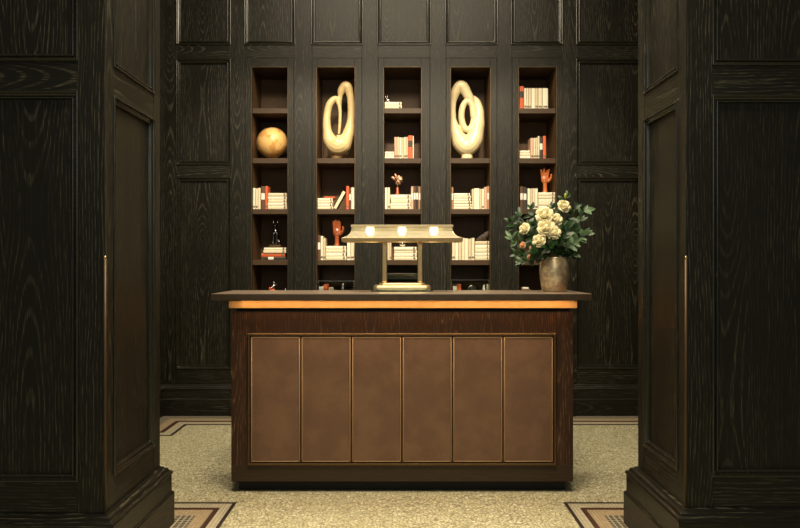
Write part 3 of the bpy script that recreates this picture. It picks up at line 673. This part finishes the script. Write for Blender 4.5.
for i in range(6):
    a = xf0+.015+i*pw; b = a+pw; z0, z1 = zf0+.015, zf1-.015
    m = MB(); g = .0035
    m.frame((0, YC, 0), (1, 0, 0), (0, 0, 1), (0, -1, 0), (a+g, b-g, z0+g, z1-g), [(0, 0), (0, .006), (.006, .012), (.012, .0135), (.013, 0)])
    X0, X1, Z0, Z1 = a+g+.009, b-g-.009, z0+g+.009, z1-g-.009; N = 8; grid = []
    for jz in range(13):
        for ix in range(N+1):
            e = min(ix, N-ix)/N*2; f = min(jz, 12-jz)/12*2; bul = .004*(1-(1-e)**4)*(1-(1-f)**6)
            grid.append((X0+(X1-X0)*ix/N, YC-.0120-bul, Z0+(Z1-Z0)*jz/12))
    m.add(grid, [(j*(N+1)+k, j*(N+1)+k+1, (j+1)*(N+1)+k+1, (j+1)*(N+1)+k) for j in range(12) for k in range(N)])
    pnl = m.build('leather_panel', M['leather'], t, sm=True)
    m = MB(); rr = .0024
    def beads(p0, p1):
        p0, p1 = Vector(p0), Vector(p1); n = int((p1-p0).length/.0085)
        m.tube([p0, p1], .0022, 6)
        for j in range(n+1): m.ell(p0.lerp(p1, j/n), (rr*1.35, rr*1.1, rr*1.35), 6, 4)
    e = .007; yb_ = YC-.0125
    A = (a+e, yb_, z0+e); B = (b-e, yb_, z0+e); Cc = (b-e, yb_, z1-e); D = (a+e, yb_, z1-e)
    beads(A, B); beads(B, Cc); beads(Cc, D); beads(D, A)
    tr = m.build('beaded_trim', M['trim'], pnl, sm=True); tr['label'] = 'paler beaded edge trim'
xa0, xa1 = dx(228.4, YC-.03), dx(577.3, YC-.03)
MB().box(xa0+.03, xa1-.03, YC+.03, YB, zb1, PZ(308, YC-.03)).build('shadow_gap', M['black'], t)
MB().box(xa0, xa1, YC-.03, YB+.01, PZ(308.2, YC-.03), PZ(300.6, YC-.03)).build('apron', M['apron'], t, bevel=.003)
YT = 4.08; zt0, zt1 = PZ(300.2, YT), 1.047; x0t, x1t = PX(210.6, YT), PX(592.6, YT)
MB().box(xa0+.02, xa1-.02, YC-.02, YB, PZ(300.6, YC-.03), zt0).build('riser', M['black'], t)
MB().box(x0t, x1t, YT, 4.636, zt0, zt1).build('counter_top', M['top_wood'], t, bevel=.003)
MB().box(x0t+.004, x1t-.004, YT+.004, 4.632, zt1-.001, zt1+.0012).build('painted_top_sheen', M['top_sheen'], t)  # thin layer added to carry the painted reflection
led = MB().box(xa0+.05, xa1-.01, YT+.030, YT+.042, zt0-.0006, zt0+.003).build('light_strip', M['led'], t); led['label'] = 'glowing warm light strip'

# ---------------------------------------------------------------- lamp
LY = 4.46; l = LY/F; lx = PX(402, LY); zt = zt1+.0015
def rbox(m, w, d, z0, z1, rc, cx_=lx, cy_=LY):
    pts = []
    for sx, sy_, a0 in ((1, 1, 0), (-1, 1, 90), (-1, -1, 180), (1, -1, 270)):
        for k in range(7):
            a = math.radians(a0+15*k); pts.append((cx_+sx*(w/2-rc)+rc*math.cos(a), cy_+sy_*(d/2-rc)+rc*math.sin(a)))
    return [[Vector((p[0], p[1], z)) for p in pts] for z in (z0, z1)]
t = thing('desk_lamp', 'wide brass desk lamp with two posts and three lit bulbs on reception desk', 'lamp', (lx, LY, zt))
m = MB(); m.rings(rbox(m, 61*l, .20, zt, zt+.007, .02)); o = m.build('glass_plate', M['glass_green'], t, bevel=.001); o['label'] = 'greenish glass plate under the base'
m = MB(); rs = []
for w, z in ((55, .007), (56.5, .012), (56.5, .024), (55.2, .031), (52.8, .035), (46, .036), (45.6, .044), (45, .046)): rs.append(rbox(m, w*l, .17-(56.5-w)*.004, zt+z, zt+z, .03)[0])
m.rings(rs); m.build('base', M['lamp_brass'], t, sm=False, bevel=.001)
zs = PZ(240, LY)
for px0 in (384.6, 420):
    m = MB(); x = PX(px0, LY); m.box(x-2.6*l, x+2.6*l, LY-.016, LY+.016, zt+.049, zs+.02); m.build('post', M['post_brass'], t, bevel=.004)
# shade: rectangular hood, flared ends and rim
zr0, zr1, zr2, zr3 = PZ(241, LY-.08), PZ(238, LY-.08), PZ(227, LY-.05), PZ(225, LY-.05)
ly0 = LY-.085
def R(hw, hd, z): return [Vector((lx+sx*hw*l, LY+sy_*hd, z)) for sx, sy_ in ((1, 1), (-1, 1), (-1, -1), (1, -1))]
m = MB()
H = zr2-zr1
m.rings([R(59.2, .105, zr0-.004), R(59.6, .106, zr1), R(58.0, .102, zr1+.002), R(57.8, .100, zr0-.004)], closed=True)   # rim
m.build('rim', M['post_brass'], t, bevel=.001); m = MB()
outer = [(59, .104, 0), (54.5, .094, .14), (51.5, .086, .34), (50, .080, .6), (49.3, .078, 1.0)]
# flared end pieces and skirt as a thin shell
for s in (-1, 1):
    a = [Vector((lx+s*w*l, LY-d, zr1+H*f)) for w, d, f in outer]; b = [Vector((lx+s*w*l, LY+d, zr1+H*f)) for w, d, f in outer]
    n = len(a); a2 = [p+Vector((-s*.003, .0, 0)) for p in a]; b2 = [p+Vector((-s*.003, 0, 0)) for p in b]
    m.add(a+b+a2+b2, [(i, i+1, n+i+1, n+i) for i in range(n-1)]+[(2*n+i, 2*n+i+1, 3*n+i+1, 3*n+i) for i in range(n-1)]+[(i, i+1, 2*n+i+1, 2*n+i) for i in range(n-1)]+[(n+i, n+i+1, 3*n+i+1, 3*n+i) for i in range(n-1)])
m.rings([R(50.2, .082, zr2), R(50.4, .082, zr3), R(49, .076, zr3+.001), R(1, .005, zr3+.001)], closed=False)    # lid
m.build('shade_frame', M['lamp_brass'], t)
m = MB()
for sg in (-1, 1):
    fr = [[Vector((lx-w*l, LY+sg*d, zr1+H*f)), Vector((lx+w*l, LY+sg*d, zr1+H*f)), Vector((lx+w*l, LY+sg*(d-.002), zr1+H*f)), Vector((lx-w*l, LY+sg*(d-.002), zr1+H*f))] for w, d, f in outer]
    m.rings(fr)
o = m.build('shade_glass', M['shade_glass'], t, sm=False); o['label'] = 'pale translucent side panes of the shade'
m = MB(); m.box(PX(382, LY), PX(422.6, LY), LY-.01, LY+.01, zs+.012, zs+.02); m.box(PX(360, LY), PX(444, LY), LY-.006, LY+.006, zs+.018, zs+.023); m.build('crossbar', M['lamp_brass'], t)
for px0 in (370, 402, 434):
    x = PX(px0, LY); zc_ = PZ(231, LY)
    m = MB(); m.lathe([(.008, -.026), (.014, -.022), (.021, -.010), (.024, .004), (.020, .018), (.010, .026), (.001, .028)], (x, LY, zc_), 20); o = m.build('bulb', M['bulb'], t, sm=True)
    MB().lathe([(.009, zs+.02), (.009, zc_-.024)], (x, LY, 0), 14).build('socket', M['brass_old'], o, sm=True)

# ---------------------------------------------------------------- vase and flowers
VY = 4.42; v = VY/F; vx = PX(554.3, VY)
pr = [(.001, .0), (11.6, 0), (12.2, 1), (13.6, 8), (14.6, 16), (14.8, 22), (14.2, 28), (13.0, 32), (12.6, 33.2), (13.0, 34.2), (12.4, 34.4), (11.8, 33), (13.4, 27), (13.6, 16), (12, 4), (.001, 3.5)]
tag(MB().lathe([(r*v, z*v) for r, z in pr], (vx, VY, zt), 40).build('flower_vase', M['vase'], sm=True), 'rounded hammered bronze vase on the right end of the desk', 'vase')
mouth = Vector((vx, VY, zt+33*v))
def mkstem(m, tip, r=.0022, sag=.02):
    base = Vector((vx+(tip.x-vx)*.06, VY+(tip.y-VY)*.06, zt+12*v)); m1 = Vector((vx+(tip.x-vx)*.13, VY+(tip.y-VY)*.13, mouth.z)); m2 = m1.lerp(tip, .5)+Vector((0, 0, sag))
    m.tube([base, m1, m2, tip], r, 7, sub=4)
    return m1, m2
def rose(px, py, r, dy, label, mat='rose', open_=1.0):
    Y = VY+dy; c = Vector((PX(px, Y), Y, PZ(py, Y))); rr = r*Y/F
    dirv = (Vector((c.x-vx, c.y-VY-.15, .08))).normalized(); rot = Vector((0, 0, 1)).rotation_difference(dirv).to_matrix()
    t = thing('rose', label, 'rose', c, 'roses in the vase'); m = MB()
    m.ell(c, (rr*.42, rr*.42, rr*.6), 12, 8, rot=rot)
    k = 0
    for ring, (n, rad, h, tilt) in enumerate(((3, .30, .75, .10), (4, .48, .72, .28), (5, .68, .62, .55), (6, .86, .42, .95))):
        for i in range(n):
            a0 = 2*math.pi*(i+ring*.37)/n; wd = 2*math.pi/n*.72; pts = []
            for jv in range(5):
                f = jv/4
                for iu in range(6):
                    g = iu/5-.5; a = a0+g*wd*2*(.45+.55*math.sin(math.pi*min(f*.8+.15, 1)))
                    R_ = rr*(rad*(.25+.75*math.sin(f*math.pi/2)**.8)+tilt*.28*f**4+.05*random.uniform(-1, 1)); z = rr*(-.55+(h+.5)*f*(1-.18*(2*g)**2)-tilt*.35*f**3*open_)
                    pts.append(c+rot @ Vector((R_*math.cos(a), R_*math.sin(a), z)))
            m.add(pts, [(j*6+q_, j*6+q_+1, (j+1)*6+q_+1, (j+1)*6+q_) for j in range(4) for q_ in range(5)])
    o = m.build('petals', M[mat], t, sm=True); md = o.modifiers.new('s', 'SOLIDIFY'); md.thickness = .0008
    m = MB(); mkstem(m, c-dirv*rr*.5); m.build('stem', M['stem'], t, sm=True)
for a in ((544.3, 215, 8.3, -.06, 'large cream rose at the top left of the bouquet'), (546, 227.5, 8.3, -.09, 'largest full cream rose in the centre of the bouquet'), (553.6, 232.5, 6.8, -.10, 'cream rose low beside the central one in the bouquet'),
          (556, 219.5, 6.2, -.05, 'cream rose right of the top left rose'), (524.3, 228.5, 5.6, -.05, 'cream rose at the far left of the bouquet'), (539, 240.5, 6.4, -.09, 'cream rose low left, nearest the vase rim'),
          (564.3, 206, 6.4, -.02, 'cream rose at the top right of the bouquet')): rose(*a)
rose(522.5, 245, 3.2, -.05, 'small peach bud at the lower left of the bouquet', 'rose_peach'); rose(532, 247.5, 2.6, -.07, 'small peach bud left of the lowest cream rose', 'rose_peach'); rose(528.6, 257, 2.4, -.05, 'small pink bud hanging lowest on the left', 'rose_peach')
def leaf(m, p, d, L, w):
    d = d.normalized(); s = d.cross(Vector((random.uniform(-.3, .3), -1, random.uniform(.1, .8)))).normalized(); n = s.cross(d)
    pts = []
    for i in range(6):
        f = i/5; ww = w*math.sin(math.pi*min(1, f*.93+.04))**.8; c = p+d*L*f+n*(-L*.22*f*f)
        pts += [c-s*ww+n*ww*.35, c, c+s*ww+n*ww*.35]
    m.add(pts, [(i*3+k, i*3+k+1, i*3+k+4, i*3+k+3) for i in range(5) for k in (0, 1)])
sp = [(510, 222, 0, 'leaf', 'reaching furthest left'), (512, 239, -.03, 'leaf_pale', 'drooping at the left edge'), (517, 255, -.04, 'leaf', 'hanging at the lower left'), (520, 217, .03, 'leaf', 'behind the far left rose'),
      (531, 210, .05, 'leaf', 'left of the top left rose'), (531, 236, -.06, 'leaf', 'between the two left roses'), (536, 252, -.09, 'leaf', 'over the left side of the rim'), (552, 208, .06, 'leaf', 'behind the two upper roses'),
      (565.5, 197, .0, 'bud', 'topmost with a yellow-green tip'), (575, 209, .03, 'leaf', 'right of the top right rose'), (584, 211, .0, 'leaf_pale', 'reaching the upper right edge'), (580, 221, -.03, 'leaf', 'at mid right'),
      (586, 234, -.03, 'leaf_pale', 'reaching furthest right'), (574, 243, -.08, 'leaf_pale', 'drooping pale at the lower right'), (566, 228, -.08, 'leaf', 'right of the central roses'), (560, 246, -.10, 'leaf', 'over the right side of the rim'),
      (548, 247, -.11, 'leaf', 'over the front of the rim'), (571, 254, -.05, 'leaf', 'low right beside the rim'), (572, 228, .06, 'leaf', 'behind the right side'), (540, 228, .08, 'leaf', 'behind the centre'), (522, 262, -.06, 'leaf', 'lowest at left'),
      (563, 238, -.12, 'leaf', 'in front, right of the central roses'), (532, 226, -.02, 'leaf', 'left of the central rose')]
for px, py, dy, mk, where in sp:
    Y = VY+dy; tip = Vector((PX(px, Y), Y, PZ(py, Y)))
    t = thing('leafy_stem', '%s leafy stem %s in the bouquet' % ('grey-green' if mk == 'leaf_pale' else 'dark green', where), 'foliage', tip, 'leafy stems in the vase')
    m = MB(); m1, m2 = mkstem(m, tip, .0014, .015); m.build('stem', M['stem'], t, sm=True)
    m = MB()
    for k in range(7):
        f = .25+.75*k/6; a, b = (m1, m2) if f < .5 else (m2, tip); g = f*2 if f < .5 else f*2-1
        p = a.lerp(b, g); ax_ = (tip-m1).normalized(); sd = 1 if k % 2 else -1
        side = ax_.cross(Vector((0, 1, 0))).normalized()*sd
        for _ in range(2):
            d = ax_*random.uniform(.2, 1.0)+side*random.uniform(.3, 1.0)+Vector((0, random.uniform(-.9, .5), random.uniform(-.3, .5)))
            leaf(m, p, d, random.uniform(.034, .066), random.uniform(.008, .017))
    leaf(m, tip, tip-m2, .04, .010)
    o = m.build('leaves', M['leaf_pale' if mk == 'leaf_pale' else 'leaf'], t, sm=True)
    if mk == 'bud':
        MB().ell(tip+Vector((0, 0, .006)), (.008, .008, .016), 12, 8).build('bud', M['bud'], t, sm=True)

# ---------------------------------------------------------------- lights
def spot(name, loc, tgt, e, ang, col=(1, .84, .62), blend=.6, size=.08):
    d = bpy.data.lights.new(name, 'SPOT'); d.energy = e; d.spot_size = math.radians(ang); d.spot_blend = blend; d.shadow_soft_size = size; d.color = col
    o = bpy.data.objects.new(name, d); C.objects.link(o); o.location = loc; o.rotation_euler = (Vector(tgt)-Vector(loc)).to_track_quat('-Z', 'Y').to_euler(); return o
def area(name, loc, tgt, e, sx, sy_, col=(1, .86, .66)):
    d = bpy.data.lights.new(name, 'AREA'); d.shape = 'RECTANGLE'; d.size = sx; d.size_y = sy_; d.energy = e; d.color = col
    o = bpy.data.objects.new(name, d); C.objects.link(o); o.location = loc; o.rotation_euler = (Vector(tgt)-Vector(loc)).to_track_quat('-Z', 'Y').to_euler(); return o
for x in (-1.0, -.35, .35, 1.0):
    spot('ceiling_spot', (x*.8, 2.9, 3.95), (x*1.0, YW, 1.62), 265, 32, (1, .83, .60))
for x in (-.5, .5):
    spot('ceiling_spot_desk', (x, 2.0, 3.95), (x, 4.3, .5), 135, 46, (1, .80, .56))
area('ceiling_wash', (0, 4.7, 4.0), (0, 4.7, 0), 95, 2.2, .9, (1, .84, .60))
area('added_fill_behind', (0, -2.4, 2.6), (0, 3, 1.3), 24, 3.0, 1.6, (1, .97, .86))  # fill light added behind the camera to brighten the pillar fronts
area('ceiling_wash_front', (0, 2.6, 4.0), (0, 3.0, 0), 110, 1.8, 1.6, (1, .84, .60))
w = bpy.data.worlds.new('World'); bpy.context.scene.world = w; w.use_nodes = True
w.node_tree.nodes['Background'].inputs[0].default_value = (.95, 1, .78, 1); w.node_tree.nodes['Background'].inputs[1].default_value = .14

cam = bpy.data.cameras.new('camera'); cam.lens = 36; cam.sensor_width = 36; cam.clip_start = .05
co = bpy.data.objects.new('camera', cam); C.objects.link(co); co.location = (0, 0, HC); co.rotation_euler = (math.pi/2, 0, 0)
s = bpy.context.scene; s.camera = co
s.view_settings.view_transform = 'Standard'; s.view_settings.look = 'None'; s.view_settings.gamma = 1; s.view_settings.exposure = 0
s.view_settings.use_curve_mapping = False
